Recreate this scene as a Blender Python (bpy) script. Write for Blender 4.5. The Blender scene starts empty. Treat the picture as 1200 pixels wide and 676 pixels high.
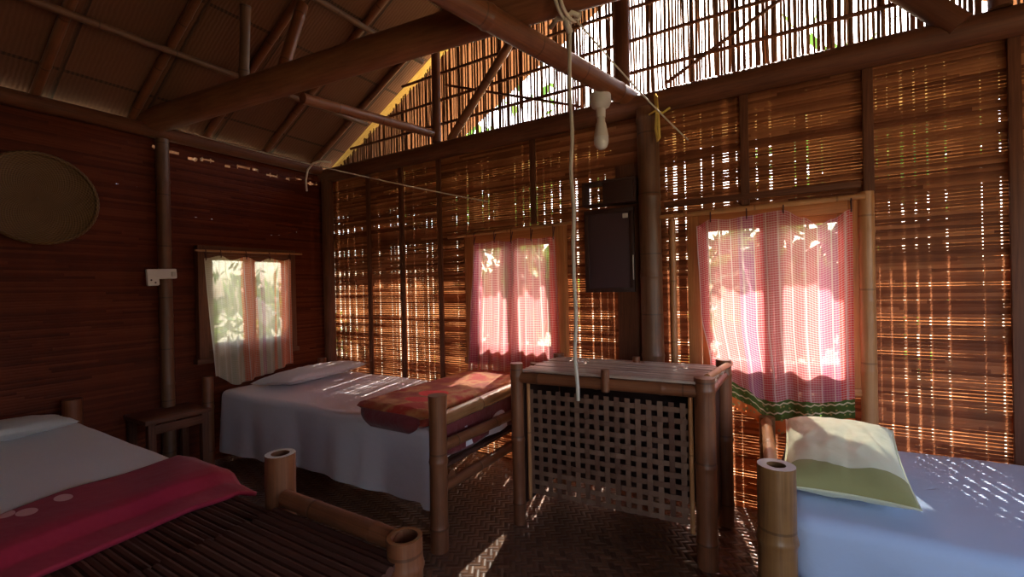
import bpy, bmesh, math, random
from mathutils import Vector, Matrix, noise, Euler
random.seed(7)
PI = math.pi
sc = bpy.context.scene
COL = sc.collection
V = Vector

# ------------------------------------------------------------------ mesh builder
class G:
    def __init__(s): s.v = []; s.f = []; s.uv = []; s.m = []; s.mi = 0
    def face(s, idx, uvs=None):
        s.f.append(tuple(idx)); s.uv.append(uvs or [(0, 0)] * len(idx)); s.m.append(s.mi)
    def tube(s, pts, r, seg=14, node=0.0, swell=1.10, cap=True, hollow=0.0, taper=1.0, step=0.0, off=None):
        pts = [V(p) for p in pts]
        L = [0.0]
        for a, b in zip(pts, pts[1:]): L.append(L[-1] + (b - a).length)
        T = L[-1]
        ts = set(L)
        if step:
            n = max(1, int(T / step))
            ts |= {T * i / n for i in range(n + 1)}
        off = (random.uniform(.3, .9) * node if node else 0) if off is None else off
        if node:
            x = off
            while x < T - .03:
                if x > .03: ts |= {x - .022, x - .008, x, x + .008, x + .022}
                x += node
        q_ = sorted(ts); ts = [q_[0]]
        for x in q_[1:]:
            if x - ts[-1] > 1e-4: ts.append(x)
        def at(t):
            for i in range(len(L) - 1):
                if t <= L[i + 1] + 1e-9:
                    k = (t - L[i]) / max(1e-9, L[i + 1] - L[i]); return pts[i].lerp(pts[i + 1], k), (pts[i + 1] - pts[i])
            return pts[-1], pts[-1] - pts[-2]
        up = None; rings = []
        P = [at(t)[0] for t in ts]
        for i, t in enumerate(ts):
            d = (P[min(i + 1, len(P) - 1)] - P[max(i - 1, 0)]).normalized()
            if up is None:
                up = d.orthogonal().normalized()
            up = (up - d * up.dot(d)).normalized(); sd = d.cross(up)
            rr = (r(t / T) if callable(r) else r * (1 + (taper - 1) * t / T))
            if node:
                q = abs(((t - off + node / 2) % node) - node / 2)
                rr *= 1 + (swell - 1) * max(0, 1 - q / .018)
            b = len(s.v)
            for k in range(seg):
                a = 2 * PI * k / seg
                s.v.append(P[i] + up * (rr * math.cos(a)) + sd * (rr * math.sin(a)))
            rings.append((b, t - off, rr, up.copy(), sd.copy(), P[i], d))
        for (b0, t0, *_), (b1, t1, *_) in zip(rings, rings[1:]):
            for k in range(seg):
                k2 = (k + 1) % seg
                s.face((b0 + k, b0 + k2, b1 + k2, b1 + k), [(k / seg, t0), ((k + 1) / seg, t0), ((k + 1) / seg, t1), (k / seg, t1)])
        if cap:
            for e, (b, t, rr, u, sd, p, d) in ((0, rings[0]), (1, rings[-1])):
                if hollow and e == 1:
                    c = len(s.v); hr = rr * hollow
                    for dep in (0, -.06):
                        for k in range(seg):
                            a = 2 * PI * k / seg
                            s.v.append(p + d * dep + u * (hr * math.cos(a)) + sd * (hr * math.sin(a)))
                    om = s.mi
                    s.mi = 1
                    for k in range(seg):
                        k2 = (k + 1) % seg
                        s.face((b + k, b + k2, c + k2, c + k), [(.5, .1)] * 4)
                    s.mi = om
                    for k in range(seg):
                        k2 = (k + 1) % seg
                        s.face((c + k, c + k2, c + seg + k2, c + seg + k), [(.5, .1)] * 4)
                    s.face([c + seg + k for k in range(seg)], [(.5, .1)] * seg)
                else:
                    ii = [b + k for k in range(seg)]
                    if e == 0: ii.reverse()
                    s.face(ii, [(.5, .1)] * seg)
        return s
    def box(s, c, size, rot=None, bev=.004, uvs=1.0):
        c = V(c); hx, hy, hz = [q / 2 for q in size]
        bm = bmesh.new(); bmesh.ops.create_cube(bm, size=1)
        bmesh.ops.scale(bm, vec=size, verts=bm.verts)
        if bev: bmesh.ops.bevel(bm, geom=bm.edges[:], offset=min(bev, min(size) * .4), segments=2, affect='EDGES', profile=.6)
        M = Matrix.Translation(c) @ ((rot if isinstance(rot, Matrix) else Euler(rot).to_matrix()).to_4x4() if rot is not None else Matrix())
        ax = max(range(3), key=lambda i: size[i])
        b = len(s.v); bm.verts.index_update()
        loc = [v.co.copy() for v in bm.verts]
        s.v += [M @ q for q in loc]
        o = [i for i in range(3) if i != ax]
        for f in bm.faces:
            n = f.normal; on = o[0] if abs(n[o[1]]) > abs(n[o[0]]) else o[1]
            s.face([b + v.index for v in f.verts], [(loc[v.index][on] * 4 + .13, loc[v.index][ax] + 3.1) for v in f.verts])
        bm.free(); return s
    def grid(s, nu, nv, fn, uvf=None, close=False):
        b = len(s.v)
        for j in range(nv + 1):
            for i in range(nu + 1 - (1 if close else 0)):
                s.v.append(V(fn(i / nu, j / nv)))
        w = nu if close else nu + 1
        for j in range(nv):
            for i in range(nu):
                i2 = (i + 1) % w if close else i + 1
                uv = [(i / nu, j / nv), ((i + 1) / nu, j / nv), ((i + 1) / nu, (j + 1) / nv), (i / nu, (j + 1) / nv)]
                if uvf: uv = [uvf(*q) for q in uv]
                s.face((b + j * w + i, b + j * w + i2, b + (j + 1) * w + i2, b + (j + 1) * w + i), uv)
        return s

def obj(name, g, mats, parent=None, origin=None, smooth=True, sharp=40, solid=0):
    me = bpy.data.meshes.new(name)
    if parent is not None: o0 = V(parent['_o'])
    elif origin is not None: o0 = V(origin)
    else:
        lo = V([min(p[i] for p in g.v) for i in range(3)]); hi = V([max(p[i] for p in g.v) for i in range(3)])
        o0 = V(((lo.x + hi.x) / 2, (lo.y + hi.y) / 2, lo.z))
    me.from_pydata([tuple(p - o0) for p in g.v], [], g.f)
    uvl = me.uv_layers.new(name='UVMap'); k = 0
    flat = []
    for u in g.uv:
        for q in u: flat += [q[0], q[1]]
    uvl.data.foreach_set('uv', flat)
    if not isinstance(mats, (list, tuple)): mats = [mats]
    for m in mats: me.materials.append(m)
    me.polygons.foreach_set('material_index', [min(i, len(mats) - 1) for i in g.m])
    me.polygons.foreach_set('use_smooth', [smooth] * len(g.f))
    me.update()
    if smooth and sharp: me.set_sharp_from_angle(angle=math.radians(sharp))
    o = bpy.data.objects.new(name, me); COL.objects.link(o)
    if parent is not None:
        o.parent = parent if True else None
        rt = V(parent['_o'])
        o['_o'] = tuple(rt)
        if parent.type == 'MESH': o.matrix_parent_inverse = Matrix()
    else:
        o.location = o0; o['_o'] = tuple(o0)
    if solid:
        md = o.modifiers.new('thickness', 'SOLIDIFY'); md.thickness = solid; md.offset = 0
    return o

def thing(name, label, cat, loc, group=None):
    o = bpy.data.objects.new(name, None); COL.objects.link(o)
    o.location = loc; o['_o'] = tuple(loc); o.empty_display_size = .1
    return tag(o, label, cat, group)
def tag(o, label, cat, group=None):
    o['label'] = label; o['category'] = cat
    if group: o['group'] = group
    return o
def struct(o):
    o['kind'] = 'structure'; return o

# ------------------------------------------------------------------ node helper
class NT:
    def __init__(s, name):
        s.mat = bpy.data.materials.new(name); s.mat.use_nodes = True
        s.t = s.mat.node_tree; s.t.nodes.clear()
        s.out = s.t.nodes.new('ShaderNodeOutputMaterial')
    def n(s, typ, ins=None, **kw):
        nd = s.t.nodes.new(typ)
        for k, v in kw.items(): setattr(nd, k, v)
        for k, v in (ins or {}).items(): s.set(nd.inputs[k], v)
        return nd
    def set(s, sock, v):
        if hasattr(v, 'is_output') or isinstance(v, bpy.types.NodeSocket): s.t.links.new(v, sock)
        elif isinstance(v, (tuple, list)) and len(v) == 3 and sock.type == 'RGBA': sock.default_value = (*v, 1)
        else: sock.default_value = v
    def m(s, op, a, b=0.0, c=0.0, clamp=False):
        nd = s.n('ShaderNodeMath', operation=op, use_clamp=clamp)
        s.set(nd.inputs[0], a); s.set(nd.inputs[1], b); s.set(nd.inputs[2], c)
        return nd.outputs[0]
    def mix(s, f, a, b):
        nd = s.n('ShaderNodeMix', data_type='RGBA')
        s.set(nd.inputs[0], f); s.set(nd.inputs[6], a); s.set(nd.inputs[7], b)
        return nd.outputs[2]
    def uv(s): 
        u = s.n('ShaderNodeUVMap'); x = s.n('ShaderNodeSeparateXYZ', {0: u.outputs[0]})
        return u.outputs[0], x.outputs[0], x.outputs[1]
    def obj(s): return s.n('ShaderNodeTexCoord').outputs['Object']
    def scale(s, vec, sc_):
        return s.n('ShaderNodeMapping', {0: vec, 3: sc_}).outputs[0]
    def noise(s, vec, scale=5, detail=4, rough=.6):
        return s.n('ShaderNodeTexNoise', {0: vec, 'Scale': scale, 'Detail': detail, 'Roughness': rough}).outputs[0]
    def ramp(s, f, stops):
        nd = s.n('ShaderNodeValToRGB', {0: f}); e = nd.color_ramp.elements
        e[0].position, e[0].color = stops[0][0], (*stops[0][1], 1); e[1].position, e[1].color = stops[-1][0], (*stops[-1][1], 1)
        for p, c in stops[1:-1]:
            x = e.new(p); x.color = (*c, 1)
        return nd.outputs[0]
    def bsdf(s, col, rough=.5, bump=None, bs=.3, bd=.01, **ins):
        b = s.n('ShaderNodeBsdfPrincipled', {'Base Color': col, 'Roughness': rough})
        for k, v in ins.items(): s.set(b.inputs[k.replace('_', ' ')], v)
        if bump is not None:
            bn = s.n('ShaderNodeBump', {'Strength': bs, 'Distance': bd, 'Height': bump}); s.t.links.new(bn.outputs[0], b.inputs['Normal'])
        return b.outputs[0]
    def done(s, shader):
        s.t.links.new(shader, s.out.inputs[0]); return s.mat

def m_bamboo(name, light, dark, rough=.38, node=.38, coat=.0):
    t = NT(name); uv, u, v = t.uv()
    n1 = t.noise(t.scale(uv, (14, 1.2, 1)), 3, 4)
    n2 = t.noise(t.obj(), 6, 3)
    f = t.m('ADD', t.m('MULTIPLY', n1, .6), t.m('MULTIPLY', n2, .5))
    c = t.ramp(f, [(.3, dark), (.72, light)])
    q = t.m('ABSOLUTE', t.m('SUBTRACT', t.m('FRACT', t.m('ADD', t.m('DIVIDE', v, node), .5)), .5))
    ring = t.m('LESS_THAN', q, .012)
    c = t.mix(t.m('MULTIPLY', ring, .55), c, tuple(x * .45 for x in dark))
    return t.done(t.bsdf(c, rough, n1, .15, .004, Coat_Weight=coat, Coat_Roughness=.2))
def m_wood(name, light, dark, rough=.5):
    t = NT(name); uv, u, v = t.uv()
    n1 = t.noise(t.scale(uv, (6, 1.0, 1)), 4, 5, .65); n2 = t.noise(t.obj(), 3, 2)
    c = t.ramp(t.m('ADD', t.m('MULTIPLY', n1, .7), t.m('MULTIPLY', n2, .35)), [(.35, dark), (.7, light)])
    return t.done(t.bsdf(c, rough, n1, .2, .004, Specular_IOR_Level=.25))
def m_slat(name, cols, rough=.5, trans=.12):
    t = NT(name)
    r = t.n('ShaderNodeNewGeometry').outputs['Random Per Island']
    n1 = t.noise(t.scale(t.obj(), (3, 3, 3)), 2, 3)
    c = t.ramp(t.m('ADD', t.m('MULTIPLY', r, .65), t.m('MULTIPLY', n1, .4)), [(.2, cols[0]), (.55, cols[1]), (.9, cols[2])])
    b = t.bsdf(c, rough, Specular_IOR_Level=.15)
    tr = t.n('ShaderNodeBsdfTranslucent', {0: c}).outputs[0]
    return t.done(t.n('ShaderNodeMixShader', {0: trans, 1: b, 2: tr}).outputs[0])
def m_cloth(name, col, rough=.85, wr=.4, sc_=8, tint=None):
    t = NT(name); o = t.obj()
    n1 = t.noise(o, sc_, 4, .55); n2 = t.noise(o, 220, 2)
    c = t.mix(t.m('MULTIPLY', n1, .5), col, tint or tuple(x * .85 for x in col))
    return t.done(t.bsdf(c, rough, t.m('ADD', n1, t.m('MULTIPLY', n2, .06)), wr, .02, Sheen_Weight=.2))
def m_plain(name, col, rough=.5, **k):
    t = NT(name); n1 = t.noise(t.obj(), 9, 3)
    c = t.mix(t.m('MULTIPLY', n1, .35), col, tuple(x * .75 for x in col))
    return t.done(t.bsdf(c, rough, **k))

M_BAM = m_bamboo('bamboo_brown', (.29, .10, .042), (.125, .038, .018))
M_BAMS = m_bamboo('bamboo_glossy', (.42, .19, .08), (.22, .085, .035), .22, coat=.5)
M_BAMD = m_bamboo('bamboo_dark', (.20, .085, .04), (.09, .034, .018), .45)
M_BAML = m_bamboo('bamboo_pale', (.58, .265, .105), (.38, .145, .055), .4)
M_BAMP = m_bamboo('bamboo_olive', (.36, .17, .06), (.14, .058, .022), .35)
M_END = m_plain('bamboo_cut_end', (.72, .66, .62), .6)
M_LOG = m_wood('log_brown', (.34, .13, .06), (.17, .055, .027), .5)
M_LOGD = m_wood('log_dark', (.20, .07, .035), (.10, .033, .018), .6)
M_WOOD = m_wood('window_wood', (.60, .23, .08), (.38, .125, .042), .45)
M_SLAT = m_slat('mat_slats', [(.14, .042, .018), (.25, .085, .036), (.40, .155, .068)])
M_SLATV = m_slat('mat_uprights', [(.22, .07, .022), (.34, .125, .045), (.46, .19, .075)], .6, .23)
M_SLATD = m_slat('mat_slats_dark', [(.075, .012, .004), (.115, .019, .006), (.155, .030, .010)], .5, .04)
M_GABLE = m_slat('gable_slats', [(.11, .05, .03), (.22, .11, .06), (.38, .22, .13)], .6, .10)
M_DECK = m_slat('deck_slats', [(.085, .032, .022), (.10, .038, .026), (.12, .046, .031)], .65, 0)
M_TOP = m_slat('table_slats', [(.40, .27, .21), (.56, .41, .33), (.68, .53, .44)], .3, 0)  # pale tone carries the daylight sheen of the table top
M_LATT = m_slat('lattice_strips', [(.13, .06, .04), (.18, .09, .058), (.24, .13, .085)], .55, 0)
M_ROPE = m_plain('rope_white', (.72, .62, .52), .8)
M_ROPEY = m_plain('rope_yellow', (.80, .55, .12), .7)
M_TIE = m_plain('tie_dark', (.10, .03, .03), .8)
M_PLASTIC = m_plain('plastic_white', (.80, .74, .70), .4)
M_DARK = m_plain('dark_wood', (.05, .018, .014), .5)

# ------------------------------------------------------------------ woven walls
def dens_back(x, h):
    n = noise.noise(V((x * 1.1 + 3, h * 1.3, 2.0))) * .5 + noise.noise(V((x * 3.1, h * 4.3, 9.0))) * .35
    d = .16 + n * .8 + .55 * noise.noise(V((x * 2.6, h * 15.0, 4.0)))
    if x < -1.25 and h < 1.45: d += .27
    if x < -3.2 : d -= .10
    if 1.8 < h < 2.32 and -2.6 < x < .35: d += .28
    if x > .4: d += .10
    if h > 2.3: d -= .22
    if -1.02 < x < -.64: d -= .75
    if h < .5: d += .05
    return d
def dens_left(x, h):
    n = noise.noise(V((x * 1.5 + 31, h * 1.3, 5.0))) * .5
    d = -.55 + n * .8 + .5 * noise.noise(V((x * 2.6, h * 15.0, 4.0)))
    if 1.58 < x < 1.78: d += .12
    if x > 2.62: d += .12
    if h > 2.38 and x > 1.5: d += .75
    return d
def weave(g, place, s0, s1, h0, h1, openings, dens, pitch=.0175, seed=1, vary=True, maxgap=.45, thick=.004):
    rnd = random.Random(seed)
    cols = []; x = s0
    while x < s1:
        w = rnd.choice((.040, .046, .052, .060)); gp = rnd.uniform(.006, .011) if rnd.random() < .6 else rnd.uniform(-.002, .002)
        if rnd.random() < .03: gp += rnd.uniform(.01, .03)
        cols.append((x, min(x + w, s1))); x += w + gp
    def blocked(a, b, c, d):
        return any(a < o[1] - .001 and b > o[0] + .001 and c < o[3] - .001 and d > o[2] + .001 for o in openings)
    def clip(a, b, c, d):
        segs = [(a, b)]
        for o in openings:
            if c < o[3] and d > o[2]:
                ns = []
                for p, q in segs:
                    if q <= o[0] or p >= o[1]: ns.append((p, q)); continue
                    if p < o[0]: ns.append((p, o[0]))
                    if q > o[1]: ns.append((o[1], q))
                segs = ns
        return [z for z in segs if z[1] - z[0] > .004]
    # horizontal strips
    nrow = int((h1 - h0) / pitch)
    for r in range(nrow):
        hb = h0 + r * pitch; x = s0 - rnd.uniform(0, .4)
        rowb = rnd.choice((-.5, -.3, -.1, .05, .25, .5)) if vary else -.1
        while x < s1:
            ln = rnd.uniform(.3, 1.1); a, b = max(x, s0), min(x + ln, s1); x += ln
            if b - a < .01: continue
            for p, q in clip(a, b, hb, hb + pitch):
                n = max(1, int((q - p) / .045)); base = len(g.v)
                sgn = 1 if r % 2 else -1; jit = rnd.uniform(-.2, .25) if vary else 0; sag = rnd.uniform(-.0007, .0007)
                for i in range(n + 1):
                    s = p + (q - p) * i / n
                    d = max(0.0, min(1.0, dens(s, hb) + rowb + jit)) * maxgap * pitch
                    o = sgn * .0022 * math.sin(s * 60)
                    zz = sag * math.sin(PI * i / n)
                    g.v += [place(s, hb + d / 2 + zz, o), place(s, hb + pitch * .52, o - .0025), place(s, hb + pitch * 1.06 - d / 2 + zz, o)]
                for i in range(n):
                    k = base + i * 3
                    for e in (0, 1):
                        g.face((k + e, k + 3 + e, k + 4 + e, k + 1 + e), [(e, i * .05)] * 4)
    g.mi = 1
    for a, b in cols:
        cuts = [(h0, h1)]
        for o in openings:
            if a < o[1] and b > o[0]:
                nc = []
                for p, q in cuts:
                    if q <= o[2] or p >= o[3]: nc.append((p, q)); continue
                    if p < o[2]: nc.append((p, o[2]))
                    if q > o[3]: nc.append((o[3], q))
                cuts = nc
        for p, q in cuts:
            k = len(g.v); lean = rnd.uniform(-.003, .003)
            g.v += [place(a, p, .007), place(b, p, .007), place(b + lean, q, .007), place(a + lean, q, .007)]
            g.face((k, k + 1, k + 2, k + 3))

XL, XR, YB, YF = -3.98, 2.15, 3.02, -1.1
HB = 2.52
RX, SL = -0.9, .55                     # ridge position and roof slope
def roof_z(x): return 2.60 + SL * ((x - XL) if x < RX else (XL + 2 * (RX - XL) - x))
WIN2 = (-2.13, -1.42, .86, 1.70)
WIN3 = (-.44, .29, .84, 1.70)
WIN1 = (1.82, 2.50, .90, 1.66)
g = G()
weave(g, lambda s, h, o: V((s, YB + o, h)), XL, XR, -.04, HB, [WIN2, WIN3], dens_back, seed=3)
struct(obj('wall_back', g, [M_SLAT, M_SLATV], origin=(0, YB, 0), sharp=0))
rl = random.Random(21); slits = []; y_ = 1.5
while y_ < 2.85:
    l_ = rl.uniform(.02, .11); z_ = rl.choice((2.405, 2.425, 2.44)); slits.append((y_, y_ + l_, z_, z_ + rl.uniform(.012, .022))); y_ += l_ + rl.uniform(.02, .10)
g = G()
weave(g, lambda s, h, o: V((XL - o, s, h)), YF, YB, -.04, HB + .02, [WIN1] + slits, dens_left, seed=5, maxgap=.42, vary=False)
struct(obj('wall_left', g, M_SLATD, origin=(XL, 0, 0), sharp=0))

# plain woven walls behind the camera: front wall with an open doorway, right wall
t = NT('mat_plain'); uv, u, v = t.uv()
w = t.n('ShaderNodeTexBrick', {0: t.scale(t.obj(), (1, 1, 1)), 'Scale': 18.0, 'Color1': (.16, .06, .028), 'Color2': (.11, .04, .02), 'Mortar': (.05, .018, .01), 'Mortar Size': .02})
M_MAT = t.done(t.bsdf(w.outputs[0], .6))
DX0, DX1, DH = .55, 1.55, 2.05
g = G()
g.box(((XL + DX0) / 2, YF - .02, HB / 2), (DX0 - XL, .04, HB), bev=0)
g.box(((XR + DX1) / 2, YF - .02, HB / 2), (XR - DX1, .04, HB), bev=0)
g.box(((DX0 + DX1) / 2, YF - .02, (HB + DH) / 2), (DX1 - DX0, .04, HB - DH), bev=0)
k = len(g.v)
g.v += [V((XL, YF - .02, HB)), V((XR, YF - .02, HB)), V((RX, YF - .02, roof_z(RX)))]; g.face((k, k + 1, k + 2))
struct(obj('wall_front', g, M_MAT, smooth=False))
g = G(); W4 = (.15, 2.0, .95, 2.05)
g.box((XR + .02, (YF + W4[0]) / 2, HB / 2 + .03), (.04, W4[0] - YF, HB + .06), bev=0)
g.box((XR + .02, (YB + W4[1]) / 2, HB / 2 + .03), (.04, YB - W4[1], HB + .06), bev=0)
g.box((XR + .02, (W4[0] + W4[1]) / 2, W4[2] / 2), (.04, W4[1] - W4[0], W4[2]), bev=0)
g.box((XR + .02, (W4[0] + W4[1]) / 2, (HB + .06 + W4[3]) / 2), (.04, W4[1] - W4[0], HB + .06 - W4[3]), bev=0)
struct(obj('wall_right', g, M_MAT, smooth=False))
g = G()
for x in (DX0 - .035, DX1 + .035): g.box((x, YF, DH / 2), (.07, .1, DH))
g.box(((DX0 + DX1) / 2, YF, DH + .035), (DX1 - DX0 + .14, .1, .07))
struct(obj('door_1', g, M_WOOD))

# floor: herringbone woven bamboo
t = NT('floor_mat'); o = t.obj(); sx = t.n('ShaderNodeSeparateXYZ', {0: o})
P = .028
xx = t.m('DIVIDE', t.m('ADD', t.m('MULTIPLY', sx.outputs[0], .85), t.m('MULTIPLY', sx.outputs[1], .52)), P)
yy = t.m('DIVIDE', t.m('SUBTRACT', t.m('MULTIPLY', sx.outputs[1], .85), t.m('MULTIPLY', sx.outputs[0], .52)), P)
ix, iy = t.m('FLOOR', xx), t.m('FLOOR', yy)
k = t.m('FLOORED_MODULO', t.m('ADD', ix, iy), 4.0)
hv = t.m('LESS_THAN', k, 2.0)
fx, fy = t.m('FRACT', xx), t.m('FRACT', yy)
ed = lambda f: t.m('MULTIPLY', t.m('MULTIPLY', f, t.m('SUBTRACT', 1.0, f)), 4.0)
hgt = t.m('ADD', t.m('MULTIPLY', hv, ed(fx)), t.m('MULTIPLY', t.m('SUBTRACT', 1.0, hv), ed(fy)))
wn = t.n('ShaderNodeTexWhiteNoise', {0: t.n('ShaderNodeCombineXYZ', {0: t.m('ADD', t.m('MULTIPLY', hv, ix), 0.0), 1: t.m('MULTIPLY', t.m('SUBTRACT', 1.0, hv), iy), 2: hv}).outputs[0]}).outputs[0]
base = t.ramp(t.m('ADD', t.m('MULTIPLY', wn, .6), t.m('MULTIPLY', t.noise(o, 2.5, 3), .4)), [(.15, (.11, .045, .027)), (.8, (.27, .135, .08))])
base = t.mix(t.m('SUBTRACT', 1.0, t.m('POWER', hgt, .35), clamp=True), base, (.10, .045, .025))
M_FLOOR = t.done(t.bsdf(base, .30, hgt, .7, .006))
g = G(); g.box(((XL + XR) / 2, (YF + YB) / 2, -.03), (XR - XL, YB - YF, .06), bev=0)
struct(obj('floor', g, M_FLOOR, origin=(0, 0, 0), smooth=False))

# gable lattice above the back wall
g = G(); rnd = random.Random(11)
x = XL + .05
while x < XR:
    w = rnd.uniform(.010, .021); top = roof_z(x) - .085 - rnd.uniform(0, .03)
    if top > HB + .06:
        lean = rnd.uniform(-.012, .012); y = YB - .005 + rnd.uniform(-.006, .006); n = 5; b = len(g.v)
        wob = rnd.uniform(-.006, .006)
        for i in range(n + 1):
            f = i / n; z = HB - .05 + (top - HB + .05) * f; xc = x + lean * f + wob * math.sin(f * 7)
            g.v += [V((xc - w / 2, y, z)), V((xc, y - .004, z)), V((xc + w / 2, y, z)), V((xc, y + .004, z))]
        for i in range(n):
            for e in range(4):
                a = b + i * 4; g.face((a + e, a + (e + 1) % 4, a + 4 + (e + 1) % 4, a + 4 + e))
    x += w + (rnd.uniform(-.002, .003) if rnd.random() < .63 else rnd.uniform(.005, .015))
    if x < -2.2 and rnd.random() < .5: x -= .004
struct(obj('wall_gable', g, M_GABLE, origin=(0, YB, HB), sharp=0))

# roof (ceiling): two slopes, with a verge past the gable
t = NT('roof_mat'); uv, u, v = t.uv()
br = t.n('ShaderNodeTexBrick', {0: uv, 'Scale': 1.0, 'Color1': (.15, .055, .03), 'Color2': (.20, .078, .04), 'Mortar': (.05, .018, .012), 'Mortar Size': .012, 'Brick Width': .48, 'Row Height': .42}, offset=0)
wv = t.n('ShaderNodeTexWave', {0: uv, 'Scale': 14.0, 'Distortion': 3.0, 'Detail': 2.0}).outputs[1]
c = t.mix(t.m('MULTIPLY', wv, .35), br.outputs[0], (.25, .10, .05))
M_ROOF = t.done(t.bsdf(c, .7, wv, .3, .006))
M_VERGE = m_wood('verge_mat', (.42, .22, .15), (.26, .12, .08), .8)
def roof_slab(g, side, y0, y1, th=.05, ext=.5):
    xe = XL - ext if side < 0 else XR + ext
    ze = roof_z(XL) - SL * ext
    pts = [V((xe, y0, ze)), V((RX, y0, roof_z(RX))), V((RX, y1, roof_z(RX))), V((xe, y1, ze))]
    k = len(g.v); g.v += pts + [p + V((0, 0, th)) for p in pts]
    Ls = (pts[1] - pts[0]).length
    uvq = [(y0, 0), (y0, Ls), (y1, Ls), (y1, 0)]
    g.face((k, k + 1, k + 2, k + 3), uvq); g.face((k + 7, k + 6, k + 5, k + 4), uvq[::-1])
    for a, b in ((0, 1), (1, 2), (2, 3), (3, 0)): g.face((k + a, k + 4 + a, k + 4 + b, k + b))
g = G(); roof_slab(g, -1, YF - .4, YB + .01); roof_slab(g, 1, YF - .4, YB + .01)
struct(obj('ceiling', g, M_ROOF, origin=(0, 0, HB), smooth=False))
# awning below the gable, outside the back wall, with a ragged thatch edge
M_THATCH = m_slat('thatch', [(.25, .16, .07), (.45, .32, .14), (.6, .45, .2)], .8, .1)
g = G(); rnd = random.Random(5); x = XL - .5
while x < XR + .5:
    w = rnd.uniform(.02, .06); ye = YB + 1.02 + rnd.uniform(-.05, .05)
    g.box((x + w / 2, (YB + .04 + ye) / 2, 2.53), (w + .004, ye - YB - .04, .03), (-.10, 0, rnd.uniform(-.02, .02)), bev=0)
    x += w
struct(obj('trim_awning', g, M_THATCH, smooth=False))

t = NT('straw_verge_lit'); o = t.obj(); n1 = t.noise(t.scale(o, (3, 60, 3)), 3, 4)  # straw strip by the gable, coloured bright yellow to look sunlit along the rake
M_VERGE_LIT = t.done(t.bsdf(t.ramp(n1, [(.35, (.62, .40, .09)), (.65, (.85, .64, .22))]), .8, n1, .5, .01))
for side, nm in ((-1, 'trim_1'), (1, 'trim_2')):
    g = G(); roof_slab(g, side, YB + .012, YB + .10, .05); n_ = len(g.f)
    g.mi = 1; roof_slab(g, side, YB + .10, YB + 1.15, .05)
    struct(obj(nm, g, [M_VERGE_LIT, M_VERGE], smooth=False))
# rafters and purlins under the left slope
def pole_thing(name, label, cat, pts, r, mat, group=None, node=.38, seg=14, parts=None, taper=1.0, hollow=0, sag=None, cat_obj=True, swell=1.08):
    g = G(); g.tube(pts, r, seg, node=node, taper=taper, hollow=hollow, step=.12, swell=swell)
    return tag(obj(name, g, [mat, M_END]), label, cat, group)
ords = ['first', 'second', 'third', 'fourth', 'fifth', 'sixth', 'seventh']
for i in range(5):
    y = 2.80 - .48 * i
    g = G(); g.tube([(XL - .3, y, roof_z(XL - .3) - .028), (RX - .02, y + .03, roof_z(RX) - .028)], .026, 10, node=.4, step=.2)
    tag(obj('roof_rafter', g, M_BAM), 'thin bamboo rafter under the sloping roof, %s one from the back gable' % ords[i], 'rafter', 'bamboo rafters on the left roof slope')
for i, x in enumerate((-3.32, -2.62, -1.92)):
    g = G(); z = roof_z(x) - .075
    g.tube([(x, YF, z), (x + .02, YB - .1, z)], .022, 10, node=.4, step=.3)
    tag(obj('roof_purlin', g, M_BAMD), 'dark bamboo purlin running along the roof slope, %s one up from the left eave' % ords[i], 'purlin', 'bamboo purlins on the left roof slope')

# big timbers
def bow(a, b, n, amp, seed=0):
    r = random.Random(seed); a, b = V(a), V(b); ph = r.uniform(0, 6)
    return [a.lerp(b, i / n) + V((math.sin(ph + 5 * i / n) * amp * .3, math.sin(ph * 2 + 4 * i / n) * amp * .5, math.sin(PI * i / n) * amp)) for i in range(n + 1)]
pole_thing('tie_beam', 'thick brown log beam spanning the room under the roof from the left wall', 'beam', bow((-4.0, 1.49, 2.615), (2.1, 2.42, 2.80), 10, .015, 2), .088, M_LOG, node=0, seg=20)
pole_thing('cross_beam', 'long bamboo beam running from the top centre to the dark post, with the bulb under it', 'beam', [(-.84, 2.98, 2.565), (-1.19, 1.6, 2.60), (-1.47, .45, 2.63), (-1.8, -1.05, 2.66)], .058, M_BAM, node=.55, seg=18)
pole_thing('loft_pole', 'thin bamboo pole from the log beam back to the foot of the short gable post', 'pole', [(-2.47, 1.70, 2.515), (-2.49, 2.96, 2.645)], .033, M_BAM, node=.45)
pole_thing('roof_strut', 'dark upright strut on the log beam holding up the roof, left of the pale strut', 'strut', [(-3.0, 1.64, 2.66), (-2.88, 1.60, 3.16)], .03, M_BAMD)
pole_thing('roof_strut', 'slanting bamboo strut with a pale lit edge standing on the log beam', 'strut', [(-2.68, 1.69, 2.68), (-2.71, 1.88, 3.25)], .036, M_BAM)
pole_thing('gable_brace', 'slanting bamboo brace rising right from the short gable post', 'brace', [(-2.33, 2.93, 2.56), (-1.70, 2.93, 3.22), (-1.4, 2.93, 3.52)], .033, M_BAM, node=.3)
pole_thing('gable_brace', 'thick dark brace rising left from the back beam at the upper right corner', 'brace', [(.72, 2.90, 2.52), (.1, 2.90, 3.24)], .055, M_LOGD, node=0)
pole_thing('gable_post', 'short dark post in the gable at the foot of the slanting brace', 'post', [(-2.47, 2.93, 2.57), (-2.46, 2.93, roof_z(-2.46) - .06)], .037, M_LOGD, node=0)
pole_thing('gable_post', 'tall dark post in the middle of the bright gable lattice', 'post', [(-.89, 2.93, 2.57), (-.88, 2.93, roof_z(-.88) - .06)], .05, M_LOGD, node=0)
pole_thing('gable_post', 'dark post in the gable at the upper right corner', 'post', [(.86, 2.93, 2.57), (.86, 2.93, roof_z(.86) - .06)], .04, M_LOGD, node=0)
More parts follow.
